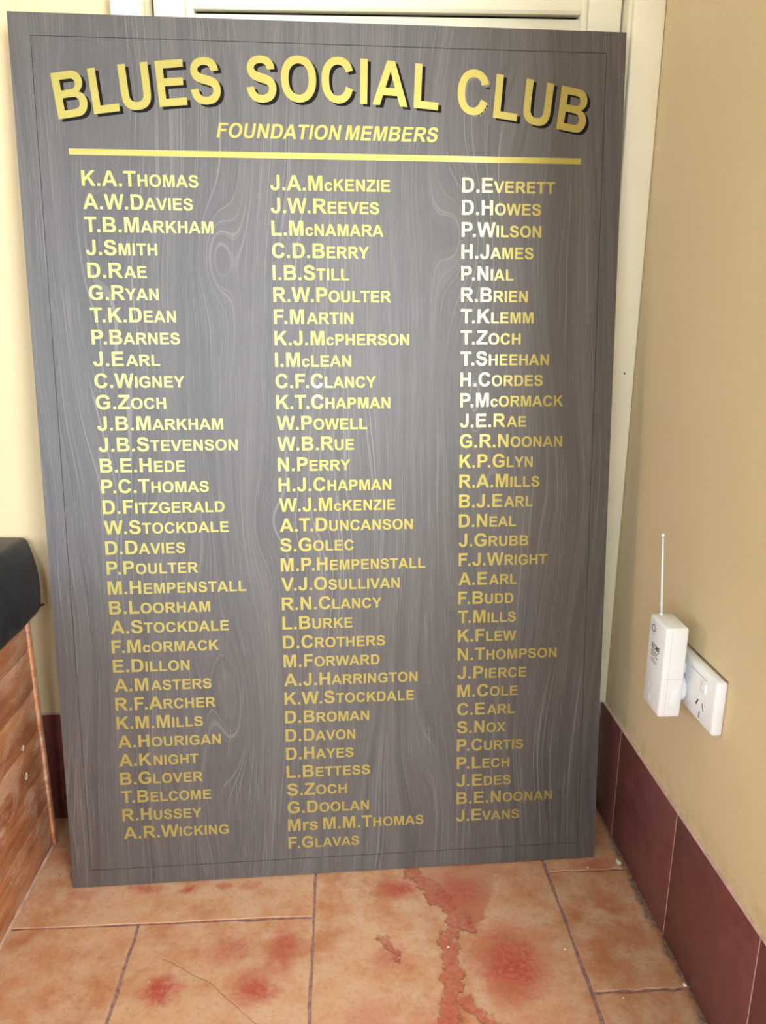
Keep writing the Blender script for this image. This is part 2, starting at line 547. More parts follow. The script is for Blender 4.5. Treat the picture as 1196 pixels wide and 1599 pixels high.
# floor: grout bed with each terracotta tile laid on it
floor = multi('floor', [(X_LEFT, X_FAR, Y_REAR, .10, -.05, -.0014)], MAT['grout'],
              'terracotta tiled floor with mauve grout joints and red stains', 'floor')


def floor_piece(x0, x1, y0, y1, joint=.0042):
    g = joint / 2
    x0, x1, y0, y1 = x0 + g, x1 - g, y0 + g, y1 - g
    rnd = random.Random(int(x0 * 7919) + int(y0 * 104729))
    pts = []
    corners = [(x0, y0), (x1, y0), (x1, y1), (x0, y1)]
    for k in range(4):
        (ax, ay), (bx, by) = corners[k], corners[(k + 1) % 4]
        n = 11
        for i in range(n):
            t = i / n
            j = 0 if i == 0 else rnd.uniform(-.0014, .0014)
            px, py = ax + (bx - ax) * t, ay + (by - ay) * t
            if k % 2 == 0:
                py += j
            else:
                px += j
            pts.append((px, py))
    cx, cy = (x0 + x1) / 2, (y0 + y1) / 2
    bm = bmesh.new()
    dz = rnd.uniform(-.0003, .0003)
    low = [bm.verts.new((p[0], p[1], -.004)) for p in pts]
    mid = [bm.verts.new((p[0], p[1], -.0006 + dz)) for p in pts]
    top = []
    for p in pts:
        d = Vector((cx - p[0], cy - p[1]))
        d = Vector((math.copysign(min(abs(d.x), .0012), d.x), math.copysign(min(abs(d.y), .0012), d.y)))
        top.append(bm.verts.new((p[0] + d.x, p[1] + d.y, dz)))
    n = len(pts)
    for i in range(n):
        j = (i + 1) % n
        bm.faces.new((low[i], low[j], mid[j], mid[i]))
        bm.faces.new((mid[i], mid[j], top[j], top[i]))
    bm.faces.new(top)
    link('tile', bm_mesh('tile', bm), MAT['floor'], floor)


near = [(-1.0, -.50, -.252, .0), (-1.0, -.752, -.56, -.252), (-.752, -.50, -.56, -.252), (-.50, -.135, -.545, .0),
        (-.135, 0, -.18, .0), (-.135, 0, -.40, -.18), (-.135, 0, -.80, -.40), (-.50, -.135, -.80, -.545),
        (-1.0, -.50, -.80, -.56)]
for t in near:
    floor_piece(*t)
yy = -.80
row = 0
while yy > Y_REAR + .05:
    y0 = max(yy - .40, Y_REAR)
    xx = X_LEFT
    while xx < X_FAR - .02:
        x1 = min(xx + (.40 if row % 2 else .52), X_FAR)
        if not (yy > -.82 and x1 > .0 and xx > -.02):
            floor_piece(xx, min(x1, 0) if (yy > -.82 and x1 > 0) else x1, y0, yy)
        xx = x1
    yy = y0
    row += 1
for x0, x1 in ((-2.6, -2.2), (-2.2, -1.8), (-1.8, -1.4), (-1.4, -1.0)):
    floor_piece(x0, x1, -.40, 0)
    floor_piece(x0, x1, -.80, -.40)

# skirting tiles
def skirting(name, label, spans, axis):
    root = multi(name, [(-.0050, 0, -.938, -.0005, 0, .2013)] if axis == 'y' else [(-2.598, -.7480, -.0050, 0, 0, .2013)],
                 MAT['skirt_grout'], label, 'skirting')
    for a0, a1 in spans:
        if axis == 'y':
            box('tile', -.0055, 0, a0, a1, .0, .2, MAT['skirt'], root, bevel=.0005)
        else:
            box('tile', a0, a1, -.0055, 0, .0, .2, MAT['skirt'], root, bevel=.0005)
    return root


sp = [(-.1015, -.0060)]
y = -.1035
while y > -.938:
    sp.append((max(y - .2089, -.938), y))
    y -= .2109
skirting('baseboard_right', 'maroon glazed tile skirting along the foot of the right wall', sp, 'y')
sp = []
x = -.7485
while x > -2.58:
    sp.append((max(x - .2089, -2.598), x))
    x -= .2109
skirting('baseboard_back', 'dark maroon tile skirting between the bench and the board', sp, 'x')

# architraves and jambs
t = box('trim_1', -.7475, -.706, -.028, .0, 0, 2.10, MAT['trim'], bevel=.004)
tag(t, 'cream door architrave on the left side of the louvred door', 'door trim', kind='structure')
t = box('trim_2', -.0455, -.0002, -.014, .0, .2, 2.10, MAT['trim'], bevel=.003)
tag(t, 'cream door architrave in the corner beside the right wall', 'door trim', kind='structure')
cyl('nail_hole', (-.0165, -.0142, .762), (-.0165, -.0135, .762), .0016, .0016, MAT['screw'], t, 10)
t = box('trim_3', -.7120, -.7061, .0, .095, 0, 2.06, MAT['trim'])
tag(t, 'cream door jamb lining on the left side of the door', 'door trim', kind='structure')
t = box('trim_4', -.0505, -.0456, -.006, .095, 0, 2.06, MAT['trim'])
tag(t, 'cream door jamb lining on the right side of the door', 'door trim', kind='structure')

# louvred door, standing a touch off parallel to its wall
door = empty('door_1', (-.0535, .013, 0))
door.rotation_euler = (0, 0, -.024)
tag(door, 'cream louvred door behind the top of the board', 'door', kind='structure')
DW = .6490
box('stile', -.046, 0, 0, .034, .012, 2.03, MAT['door'], door, bevel=.0015)
box('stile', -DW, -DW + .042, 0, .034, .012, 2.03, MAT['door'], door, bevel=.0015)
box('moulding', -.0565, -.046, .004, .034, .14, 1.93, MAT['door'], door, bevel=.003)
box('moulding', -DW + .042, -DW + .0535, .004, .034, .14, 1.93, MAT['door'], door, bevel=.003)
box('rail', -DW + .042, -.046, 0, .034, 1.93, 2.03, MAT['door'], door, bevel=.0015)
box('rail', -DW + .042, -.046, 0, .034, .012, .14, MAT['door'], door, bevel=.0015)
box('backing', -DW + .05, -.05, .028, .0335, .14, 1.93, MAT['dark'], door)
bm = bmesh.new()
prof = [(.002, .0), (.0, .004), (.0015, .008), (.010, .0515), (.022, .0515), (.014, .0)]
va = [bm.verts.new((-DW + .0535, p[0] + .003, p[1])) for p in prof]
vb = [bm.verts.new((-.0565, p[0] + .003, p[1])) for p in prof]
for i in range(6):
    j = (i + 1) % 6
    bm.faces.new((va[i], va[j], vb[j], vb[i]))
bm.faces.new(va)
bm.faces.new(vb[::-1])
slat_me = bm_mesh('slat', bm)
for k in range(-20, 13):
    z = 1.2565 + .055 * k
    if .14 < z < 1.88:
        o = link('slat', slat_me, MAT['door'], door)
        o.location = (0, 0, z)

# ---------------------------------------------------------------- honour board leaning on the door frame
BX, BY, BYAW, LEAN, BW, BH = -0.86807, -0.17674, 0.0300, 0.1060, 0.8161, 1.2281
ex = Vector((math.cos(BYAW), math.sin(BYAW), 0))
nb = Vector((-math.sin(BYAW), math.cos(BYAW), 0))
ez = Vector((0, 0, 1)) * math.cos(LEAN) + nb * math.sin(LEAN)
ey = ez.cross(ex)
board = empty('honour_board')
board.matrix_world = Matrix(((ex.x, ey.x, ez.x, BX), (ex.y, ey.y, ez.y, BY), (ex.z, ey.z, ez.z, .0017), (0, 0, 0, 1)))
tag(board, 'large grey woodgrain honour board with gold lettering leaning against the door', 'honour board')

TH = .016
G0, GW = .0270, .0008      # inlaid line: distance from the edge, width
box('backing', .0006, BW - .0006, .0011, TH, .0006, BH - .0006, MAT['groove'], board)


def ring(name, o0, o1, depth, mat, parent):
    """rectangular frame between inset o0 and inset o1"""
    bm = bmesh.new()
    L = []
    for ins in (o0, o1):
        for yv in (0, depth):
            L.append([bm.verts.new(c) for c in ((ins, yv, ins), (BW - ins, yv, ins), (BW - ins, yv, BH - ins), (ins, yv, BH - ins))])
    of, ob, inf, inb = L
    for i in range(4):
        j = (i + 1) % 4
        bm.faces.new((of[i], of[j], inf[j], inf[i]))
        bm.faces.new((ob[i], inb[i], inb[j], ob[j]))
        bm.faces.new((of[i], ob[i], ob[j], of[j]))
        bm.faces.new((inf[i], inf[j], inb[j], inb[i]))
    return link(name, bm_mesh(name, bm), mat, parent)


ring('border', 0, G0, TH - .0005, MAT['laminate'], board)
box('panel', G0 + GW, BW - G0 - GW, 0, .002, G0 + GW, BH - G0 - GW, MAT['laminate'], board)

# letter outlines (advance, outline) on a 2048 grid
GLYPHS = {
'A': (1479, 'M1471 0H1149L1021 333H435L314 0H0L571 1466H884ZM926 580L724 1124L526 580Z'),
'B': (1479, 'M150 1466H736Q910 1466 995 1451Q1081 1437 1148 1391Q1216 1345 1261 1268Q1306 1192 1306 1097Q1306 994 1250 908Q1195 822 1100 779Q1234 740 1306 646Q1378 552 1378 425Q1378 325 1331 230Q1285 136 1204 79Q1124 23 1006 10Q932 2 649 0H150ZM446 1222V883H640Q813 883 855 888Q931 897 974 940Q1018 984 1018 1055Q1018 1123 980 1165Q943 1208 869 1217Q825 1222 616 1222ZM446 639V247H720Q880 247 923 256Q989 268 1030 314Q1072 361 1072 439Q1072 505 1040 551Q1008 597 947 618Q887 639 685 639Z'),
'C': (1479, 'M1087 539L1374 448Q1308 208 1154 91Q1001 -25 765 -25Q473 -25 285 174Q97 374 97 720Q97 1086 286 1288Q475 1491 783 1491Q1052 1491 1220 1332Q1320 1238 1370 1062L1077 992Q1051 1106 968 1172Q886 1238 768 1238Q605 1238 503 1121Q402 1004 402 742Q402 464 502 346Q602 228 762 228Q880 228 965 303Q1050 378 1087 539Z'),
'D': (1479, 'M148 1466H689Q872 1466 968 1438Q1097 1400 1189 1303Q1281 1206 1329 1065Q1377 925 1377 719Q1377 538 1332 407Q1277 247 1175 148Q1098 73 967 31Q869 0 705 0H148ZM444 1218V247H665Q789 247 844 261Q916 279 963 322Q1011 365 1041 463Q1071 562 1071 732Q1071 902 1041 993Q1011 1084 957 1135Q903 1186 820 1204Q758 1218 577 1218Z'),
'E': (1366, 'M149 0V1466H1236V1218H445V893H1181V646H445V247H1264V0Z'),
'F': (1251, 'M151 0V1466H1156V1218H447V871H1059V623H447V0Z'),
'G': (1593, 'M831 539V786H1469V202Q1376 112 1199 43Q1023 -25 842 -25Q612 -25 441 71Q270 168 184 347Q98 527 98 738Q98 967 194 1145Q290 1323 475 1418Q616 1491 826 1491Q1099 1491 1252 1376Q1406 1262 1450 1060L1156 1005Q1125 1113 1039 1175Q954 1238 826 1238Q632 1238 517 1115Q403 992 403 750Q403 489 519 358Q635 228 823 228Q916 228 1009 264Q1103 301 1170 353V539Z'),
'H': (1479, 'M150 0V1466H446V889H1026V1466H1322V0H1026V641H446V0Z'),
'I': (569, 'M140 0V1466H436V0Z'),
'J': (1139, 'M703 1466H998V538Q998 356 966 258Q923 130 810 52Q697 -25 512 -25Q295 -25 178 96Q61 218 60 453L340 485Q345 359 377 307Q425 228 523 228Q622 228 662 284Q703 341 703 518Z'),
'K': (1479, 'M153 0V1466H449V815L1047 1466H1445L893 895L1475 0H1092L689 687L449 442V0Z'),
'L': (1251, 'M157 0V1454H453V247H1189V0Z'),
'M': (1706, 'M145 0V1466H588L854 466L1117 1466H1561V0H1286V1154L995 0H710L420 1154V0Z'),
'N': (1479, 'M152 0V1466H440L1040 487V1466H1315V0H1018L427 956V0Z'),
'O': (1593, 'M89 724Q89 948 156 1100Q206 1212 292 1301Q379 1390 482 1433Q619 1491 798 1491Q1122 1491 1316 1290Q1511 1089 1511 731Q1511 376 1318 175Q1125 -25 802 -25Q475 -25 282 174Q89 374 89 724ZM394 734Q394 485 509 356Q624 228 801 228Q978 228 1091 355Q1205 483 1205 738Q1205 990 1094 1114Q984 1238 801 1238Q618 1238 506 1112Q394 987 394 734Z'),
'P': (1366, 'M149 0V1466H624Q894 1466 976 1444Q1102 1411 1187 1300Q1272 1190 1272 1015Q1272 880 1223 788Q1174 696 1098 643Q1023 591 945 574Q839 553 638 553H445V0ZM445 1218V802H607Q782 802 841 825Q900 848 933 897Q967 946 967 1011Q967 1091 920 1143Q873 1195 801 1208Q748 1218 588 1218Z'),
'R': (1479, 'M150 0V1466H773Q1008 1466 1114 1426Q1221 1387 1285 1286Q1349 1185 1349 1055Q1349 890 1252 782Q1155 675 962 647Q1058 591 1120 524Q1183 457 1289 286L1468 0H1114L900 319Q786 490 744 534Q702 579 655 595Q608 612 506 612H446V0ZM446 846H665Q878 846 931 864Q984 882 1014 926Q1044 970 1044 1036Q1044 1110 1004 1155Q965 1201 893 1213Q857 1218 677 1218H446Z'),
'S': (1366, 'M74 477L362 505Q388 360 467 292Q547 224 682 224Q825 224 897 284Q970 345 970 426Q970 478 939 514Q909 551 833 578Q781 596 596 642Q358 701 262 787Q127 908 127 1082Q127 1194 190 1291Q254 1389 373 1440Q493 1491 662 1491Q938 1491 1077 1370Q1217 1249 1224 1047L928 1034Q909 1147 846 1196Q784 1246 659 1246Q530 1246 457 1193Q410 1159 410 1102Q410 1050 454 1013Q510 966 726 915Q942 864 1045 809Q1149 755 1207 660Q1266 566 1266 427Q1266 301 1196 191Q1126 81 998 27Q870 -26 679 -26Q401 -26 252 102Q103 231 74 477Z'),
'T': (1251, 'M479 0V1218H44V1466H1209V1218H775V0Z'),
'U': (1479, 'M147 1466H443V672Q443 483 454 427Q473 337 544 282Q616 228 740 228Q866 228 930 279Q994 331 1007 405Q1020 480 1020 653V1466H1316V696Q1316 432 1292 323Q1268 214 1203 139Q1139 64 1031 19Q923 -25 749 -25Q539 -25 430 23Q322 72 259 149Q196 226 176 311Q147 437 147 682Z'),
'V': (1366, 'M525 0L1 1466H322L693 381L1052 1466H1366L841 0Z'),
'W': (1933, 'M359 0L9 1466H312L533 459L801 1466H1153L1410 442L1635 1466H1933L1577 0H1263L971 1096L680 0Z'),
'X': (1366, 'M0 0L501 765L47 1466H393L687 995L975 1466H1318L862 754L1363 0H1006L681 507L355 0Z'),
'Y': (1366, 'M534 0V617L-3 1466H344L689 886L1027 1466H1368L829 615V0Z'),
'Z': (1251, 'M33 0V267L801 1218H120V1466H1184V1236L384 247H1215V0Z'),
'.': (569, 'M147 0V281H428V0Z'),
'c': (1139, 'M1073 748L796 698Q782 781 732 823Q683 865 604 865Q499 865 436 792Q374 720 374 550Q374 361 437 283Q501 205 608 205Q688 205 739 250Q790 296 811 407L1087 360Q1044 170 922 73Q800 -24 595 -24Q362 -24 223 123Q85 270 85 530Q85 793 224 939Q363 1086 600 1086Q794 1086 908 1002Q1023 919 1073 748Z'),
'r': (797, 'M416 0H135V1062H396V911Q463 1018 516 1052Q570 1086 638 1086Q734 1086 823 1033L736 788Q665 834 604 834Q545 834 504 801Q463 769 439 684Q416 599 416 328Z'),
's': (1139, 'M48 303L330 346Q348 264 403 221Q458 179 557 179Q666 179 721 219Q758 247 758 294Q758 326 738 347Q717 367 645 384Q310 458 220 519Q96 604 96 755Q96 891 203 983Q311 1086 538 1086Q754 1086 859 1015Q964 945 1003 807L738 758Q721 820 673 853Q626 886 539 886Q429 886 381 855Q349 833 349 798Q349 768 377 747Q415 719 639 668Q864 617 953 543Q1041 468 1041 334Q1041 188 919 83Q797 -22 557 -22Q340 -22 213 66Q86 154 48 303Z'),
}


def parse(path):
    """outline string -> list of closed contours of (x, y)"""
    import re
    out, cur, pos = [], [], (0, 0)
    for cmd, args in re.findall(r'([MLHVQZ])([^MLHVQZ]*)', path):
        a = [float(q) for q in args.split()]
        if cmd == 'M':
            pos = (a[0], a[1])
            cur = [pos]
        elif cmd == 'L':
            pos = (a[0], a[1])
            cur.append(pos)
        elif cmd == 'H':
            pos = (a[0], pos[1])
            cur.append(pos)
        elif cmd == 'V':
            pos = (pos[0], a[0])
            cur.append(pos)
        elif cmd == 'Q':
            (x0, y0), (x1, y1), (x2, y2) = pos, (a[0], a[1]), (a[2], a[3])
            for i in range(1, 4):
                s = i / 3
                cur.append(((1 - s) ** 2 * x0 + 2 * s * (1 - s) * x1 + s * s * x2, (1 - s) ** 2 * y0 + 2 * s * (1 - s) * y1 + s * s * y2))
            pos = (x2, y2)
        elif cmd == 'Z':
            if math.hypot(cur[0][0] - cur[-1][0], cur[0][1] - cur[-1][1]) < 1e-6:
                cur.pop()
            out.append(cur)
    return out


CONT = {k: parse(v[1]) for k, v in GLYPHS.items()}


def outline_mesh(name, contours, thick):
    """filled flat shapes in the local XZ plane, front face at y=-thick"""
    cu = bpy.data.curves.new(name, 'CURVE')
    cu.dimensions = '2D'
    cu.fill_mode = 'BOTH'
    cu.extrude = thick / 2
    for c in contours:
        s = cu.splines.new('POLY')
        s.points.add(len(c) - 1)
        for p, q in zip(s.points, c):
            p.co = (q[0], q[1], 0, 1)
        s.use_cyclic_u = True
    tmp = bpy.data.objects.new(name, cu)
    COL.objects.link(tmp)
    dg = bpy.context.evaluated_depsgraph_get()
    me = bpy.data.meshes.new_from_object(tmp.evaluated_get(dg))
    bpy.data.objects.remove(tmp)
    bpy.data.curves.remove(cu)
    me.transform(Matrix(((1, 0, 0, 0), (0, 0, -1, -thick / 2), (0, 1, 0, 0), (0, 0, 0, 1))))
    me.name = name
    return me


SMALL = 0.79
KERN = {'P': -180, 'F': -160, 'T': -150, 'V': -140, 'W': -50, 'Y': -150}


def layout(text, em, sx=1.0, slant=0.0):
    """capitals full size, lower case as small capitals, ^x small lower case, ~x full lower case, | hair gap"""
    k = em / 2048
    pen, out, i = 0.0, [], 0
    first = True
    while i < len(text):
        ch = text[i]
        f = 1.0
        if ch == ' ':
            pen += 569 * .62
            i += 1
            continue
        if ch == '|':
            pen += 130
            i += 1
            continue
        if ch == '^':
            i += 1
            ch, f = text[i], SMALL
        elif ch == '~':
            i += 1
            ch = text[i]
        elif ch.islower():
            ch, f = ch.upper(), SMALL
        adv, cs = GLYPHS[ch][0], CONT[ch]
        if first:
            pen -= min(p[0] for c in cs for p in c)
            first = False
        for c in cs:
            out.append([((pen + p[0] * f + slant * p[1] * f) * k * sx, p[1] * f * k) for p in c])
        pen += adv * f
        if i + 1 < len(text) and text[i + 1] == '.':
            pen += KERN.get(ch, 0)
        i += 1
    return out


def lettering(name, contours, x, z, mat, thick=.00025, parent=None, lift=0.0):
    me = outline_mesh(name, contours, thick)
    o = link(name, me, mat, parent or board)
    o.location = (x, -lift, z)
    return o


EM = 19.6e-3 * 2048 / 1466
columns = [
    (.0796, 1.0180, ['K.A.Thomas', 'A.W.Davies', 'T.B.Markham', 'J.Smith', 'D.R|ae', 'G.Ryan', 'T.K.Dean', 'P.Barnes', 'J.E|arl',
                     'C.Wigney', 'G.Zoch', 'J.B.Markham', 'J.B.Stevenson', 'B.E.Hede', 'P.C.Thomas', 'D.Fitzgerald', 'W.Stockdale',
                     'D.Davies', 'P.Poulter', 'M.Hempenstall', 'B.Loorham', 'A.Stockdale', 'F.M^cormack', 'E.Dillon', 'A.M|asters',
                     'R.F.Archer', 'K.M.Mills', 'A.Hourigan', 'A.K|night', 'B.Glover', 'T.Belcome', 'R.Hussey', 'A.R.Wicking']),
    (.3275, 1.0163, ['J.A.M^ckenzie', 'J.W.Reeves', 'L.M^cnamara', 'C.D.Berry', 'I.B.Still', 'R.W.Poulter', 'F.M|artin',
                     'K.J.M^cpherson', 'I.M^clean', 'C.F.Clancy', 'K.T.Chapman', 'W.Powell', 'W.B.Rue', 'N.Perry', 'H.J.Chapman',
                     'W.J.M^ckenzie', 'A.T.Duncanson', 'S.Golec', 'M.P.Hempenstall', 'V.J.Osullivan', 'R.N.Clancy', 'L.Burke',
                     'D.Crothers', 'M.Forward', 'A.J.Harrington', 'K.W.Stockdale', 'D.Broman', 'D.Davon', 'D.Hayes', 'L.Bettess',
                     'S.Zoch', 'G.Doolan', 'M~r~s M.M.Thomas', 'F.Glavas']),
    (.5905, 1.0172, ['D.Everett', 'D.Howes', 'P.Wilson', 'H.James', 'P.Nial', 'R.Brien', 'T.Klemm', 'T.Zoch', 'T.Sheehan', 'H.Cordes',
                     'P.M^cormack', 'J.E.R|ae', 'G.R.Noonan', 'K.P.Glyn', 'R.A.Mills', 'B.J.E|arl', 'D.Neal', 'J.Grubb', 'F.J.Wright',
                     'A.E|arl', 'F.Budd', 'T.Mills', 'K.Flew', 'N.Thompson', 'J.Pierce', 'M.Cole', 'C.E|arl', 'S.Nox', 'P.Curtis',
                     'P.Lech', 'J.Edes', 'B.E.Noonan', 'J.Evans']),
]
PITCHZ = .02943
WIDTHS = [        # printed length of each line, mm
    [152.3, 143.7, 169.6, 93.7, 78.1, 92.5, 114.4, 118.3, 90.0, 122.0, 95.2, 172.6, 191.8, 117.2, 149.1, 170.1, 175.0, 112.0, 128.9, 197.1, 143.8, 169.6, 153.8, 110.2, 141.0, 145.8, 125.7, 151.1, 116.7, 122.1, 132.9, 117.8, 157.3],
    [162.8, 147.6, 153.5, 133.1, 105.2, 163.4, 110.2, 189.0, 106.4, 141.5, 161.7, 128.3, 109.1, 103.5, 162.5, 168.4, 194.2, 106.9, 212.9, 174.4, 147.5, 103.7, 152.1, 143.7, 201.4, 196.1, 127.1, 105.8, 102.7, 127.7, 91.5, 125.5, 211.0, 109.6],
    [131.2, 112.0, 113.3, 102.9, 74.7, 95.9, 104.9, 87.0, 129.0, 120.9, 152.3, 97.8, 152.6, 109.1, 120.0, 110.7, 86.1, 105.2, 134.4, 89.5, 84.2, 88.7, 89.6, 153.8, 106.9, 94.1, 90.3, 76.5, 104.9, 83.4, 86.3, 153.6, 100.9],
]
for (cx, cz, names), widths in zip(columns, WIDTHS):
    for i, (nm, wd) in enumerate(zip(names, widths)):
        cs = layout(nm, EM)
        f = wd / 1000 / max(p[0] for c in cs for p in c)
        cs = [[(p[0] * f, p[1]) for p in c] for c in cs]
        lettering('name_lettering', cs, cx, cz - PITCHZ * i, MAT['gold'])

lettering('heading_lettering', layout('FOUNDATION MEMBERS', 18.5e-3 * 2048 / 1466, .968, .2126), .2585, 1.0819, MAT['gold'])
box('gold_rule', .0657, .7579, -.00025, 0, 1.0567, 1.0645, MAT['gold'], board)

# arched title: letters set on a circle, then narrowed
TEM, TR, TQ, TX0, TY0 = .078719, 2.796, .846, .3963, 1.1289
starts = [-.4098, -.3556, -.3102, -.2547, -.2017, -.1158, -.0629, -.0004, .0584, .0835, .1435, .2152, .2730, .3218, .3795]


def arc_pt(s0, p):
    k = TEM / 2048
    th = (s0 + p[0] * k) / TR
    r = TR + p[1] * k
    return (TX0 + TQ * r * math.sin(th), TY0 + r * math.cos(th) - TR)


def dense(c):
    out = []
    for a, b in zip(c, c[1:] + c[:1]):
        n = max(1, int(math.hypot(b[0] - a[0], b[1] - a[1]) / 500))
        for i in range(n):
            out.append((a[0] + (b[0] - a[0]) * i / n, a[1] + (b[1] - a[1]) * i / n))
    return out


for idx, (ch, s0) in enumerate(zip('BLUESSOCIALCLUB', starts)):
    cs = [[arc_pt(s0, p) for p in dense(c)] for c in CONT[ch]]
    L = lettering('title_letter', cs, 0, 0, MAT['gold'], thick=.0003, lift=.0003)
    peeled = idx == 11
    me = outline_mesh('drop_shadow', cs, .0002)
    sh = link('drop_shadow', me, MAT['residue'] if peeled else MAT['shadow_vinyl'], L)
    sh.location = (.0044, .0003, -.0031)
    if peeled:
        sh['label'] = 'grey glue residue where the black drop shadow has peeled off'
        sh.location = (.0026, .0003, -.0022)
        rnd = random.Random(3)
        for gx, gy, ln in ((1330, 1010, .006), (1240, 985, .005), (1370, 1075, .004), (1300, 395, .005), (1210, 290, .006), (1120, 130, .005), (1010, 40, .004)):
            q = arc_pt(s0, (gx, gy))
            a = rnd.uniform(-.6, .9)
            w = .0011
            frag = [(q[0] + .001, q[1] - .0015), (q[0] + .001 + w * 1.6, q[1] - .001), (q[0] + .0012 + ln * math.cos(a - .8) * .6, q[1] - ln * .75),
                    (q[0] + .0003, q[1] - ln * .5)]
            me = outline_mesh('vinyl_shred', [frag], .0002)
            o = link('vinyl_shred', me, MAT['shadow_vinyl'], L)
            o.location = (0, .0001, 0)

# ---------------------------------------------------------------- bench on the left
bench = empty('timber_bench', (0, 0, 0))
tag(bench, 'worn orange timber box bench with a black padded top', 'bench')
box('body', -1.44, -.946, -.93, -.074, 0, .40, MAT['bench'], bench)
zs = [0, .0825, .150, .2175, .2850, .3525, .400]
for z0, z1 in zip(zs, zs[1:]):
    box('plank', -.948, -.932 + random.uniform(-.0006, .0006), -.93, -.0785, z0 + .0009, z1 - .0009, MAT['bench'], bench, bevel=.0016)
cp = box('corner_trim', -.950, -.9290, -.0785, -.0660, 0.0, .400, MAT['bench'], bench, bevel=.002)
for z0, z1 in zip(zs, zs[1:]):
    box('plank', -1.44, -.951, -.074, -.062, z0 + .0009, z1 - .0009, MAT['bench'], bench, bevel=.0016)
box('base_strip', -.934, -.9295, -.93, -.085, 0, .007, plain('dusty_strip', (0.58, 0.40, 0.31), 0.8, vary=0.2), bench, bevel=.001)


def knot(y, z, ry, rz):
    bm = bmesh.new()
    n = 18
    a = [bm.verts.new((-.9312, y + ry * math.cos(2 * math.pi * i / n), z + rz * math.sin(2 * math.pi * i / n))) for i in range(n)]
    b = [bm.verts.new((-.9306, y + ry * .72 * math.cos(2 * math.pi * i / n), z + rz * .78 * math.sin(2 * math.pi * i / n))) for i in range(n)]
    c = [bm.verts.new((-.9316, y + ry * .5 * math.cos(2 * math.pi * i / n), z + rz * .6 * math.sin(2 * math.pi * i / n))) for i in range(n)]
    for i in range(n):
        j = (i + 1) % n
        bm.faces.new((a[i], a[j], b[j], b[i]))
        bm.faces.new((b[i], b[j], c[j], c[i]))
    o = link('filled_nail_hole', bm_mesh('filled_nail_hole', bm), MAT['flake'], bench, True)
    return o


knot(-.142, .223, .0048, .0042)
knot(-.143, .176, .0045, .0060)

bm = bmesh.new()
add_box(bm, -1.45, -.918, -.94, -.004, .396, .513)
bmesh.ops.subdivide_edges(bm, edges=[e for e in bm.edges if abs(e.verts[0].co.z - e.verts[1].co.z) > .05], cuts=7, use_grid_fill=True)
bmesh.ops.bevel(bm, geom=[e for e in bm.edges if e.calc_face_angle(0) > .5], offset=.007, segments=3, profile=.5, affect='EDGES')
bmesh.ops.subdivide_edges(bm, edges=[e for e in bm.edges if e.calc_length() > .2], cuts=20, use_grid_fill=True)
for v in bm.verts:
    x, y, z = v.co
    h = (z - .396) / .117
    if y > -.12:
        v.co.y -= (1 - h) * .042 * min(1, (y + .12) / .08)
    if x > -1.0:
        v.co.x -= .028 * max(0, h) ** 2.2 * min(1, (x + 1.0) / .06)
        if h < .12:
            v.co.x -= (.12 - h) * .07
    v.co.z += .002 * math.sin(y * 23 + x * 9) * h
    v.co.x += .0012 * math.sin(y * 41 + z * 30)
cu = link('cushion', bm_mesh('cushion', bm), MAT['cushion'], bench, True)
cu['label'] = 'navy black padded vinyl top'
cyl('piping_end', (-.924, -.046, .410), (-.916, -.040, .412), .0024, .0018, MAT['cushion'], cu, 10)

# ---------------------------------------------------------------- power outlet on the right wall
out = empty('power_outlet', (0, -.331, .3625))
tag(out, 'white double power outlet with switches low on the right wall', 'power outlet')
O0 = Vector((0, -.331, .3625))


def opart(name, x0, x1, y0, y1, z0, z1, mat, bevel=0, parent=out, org=O0):
    return box(name, x0 - org.x, x1 - org.x, y0 - org.y, y1 - org.y, z0 - org.z, z1 - org.z, mat, parent, bevel)


opart('gap_line', -.0010, 0, -.3870, -.2750, .4333, .4341, plain('brown_gap', (0.16, 0.10, 0.05), 0.8))
plate = opart('plate', -.0145, 0, -.389, -.273, .3625, .4335, MAT['plastic'], .0042)
for yc in (-.3600, -.3020):
    opart('insert_line', -.0148, -.0140, yc - .0045, yc + .037 if yc < -.33 else yc + .02, .4236, .4242, MAT['print_grey'])
    sw = opart('switch', -.0172, -.0140, yc - .0070, yc + .0060, .4065, .4205, MAT['plastic'], .0012)
    cyl('switch_dot', (-.0173, yc + .001 + .331, .4180 - .3625), (-.0168, yc + .001 + .331, .4180 - .3625), .0011, .0011, MAT['print_grey'], out, 10)
    for dy, dz, ang, ln in ((.0130, -.0006, .50, .0088), (-.0020, -.0006, -.50, .0092), (.0045, -.0140, 0.0, .0085)):
        bm = bmesh.new()
        add_box(bm, -.0150, -.0135, -.0011, .0011, -ln / 2, ln / 2)
        o = link('socket_slot', bm_mesh('socket_slot', bm), MAT['slot'] if dy > .01 else MAT['print_grey'], out)
        o.location = (0, yc + dy + .331, .3880 + dz - .3625)
        o.rotation_euler = (ang, 0, 0)
cyl('screw', (-.0150, -.3895 + .331 + .022, .388 - .3625), (-.0143, -.3895 + .331 + .022, .388 - .3625), .0014, .0014, MAT['slot_pale'], out, 12)

# ---------------------------------------------------------------- plug-in unit with aerial
unit = empty('plug_in_transmitter', (-.040, -.303, .355))
tag(unit, 'white plug-in box with a thin upright aerial, plugged into the outlet', 'plug-in unit')
U0 = Vector((-.040, -.303, .355))


def upart(name, x0, x1, y0, y1, z0, z1, mat, bevel=0, parent=unit):
    return box(name, x0 - U0.x, x1 - U0.x, y0 - U0.y, y1 - U0.y, z0 - U0.z, z1 - U0.z, mat, parent, bevel)


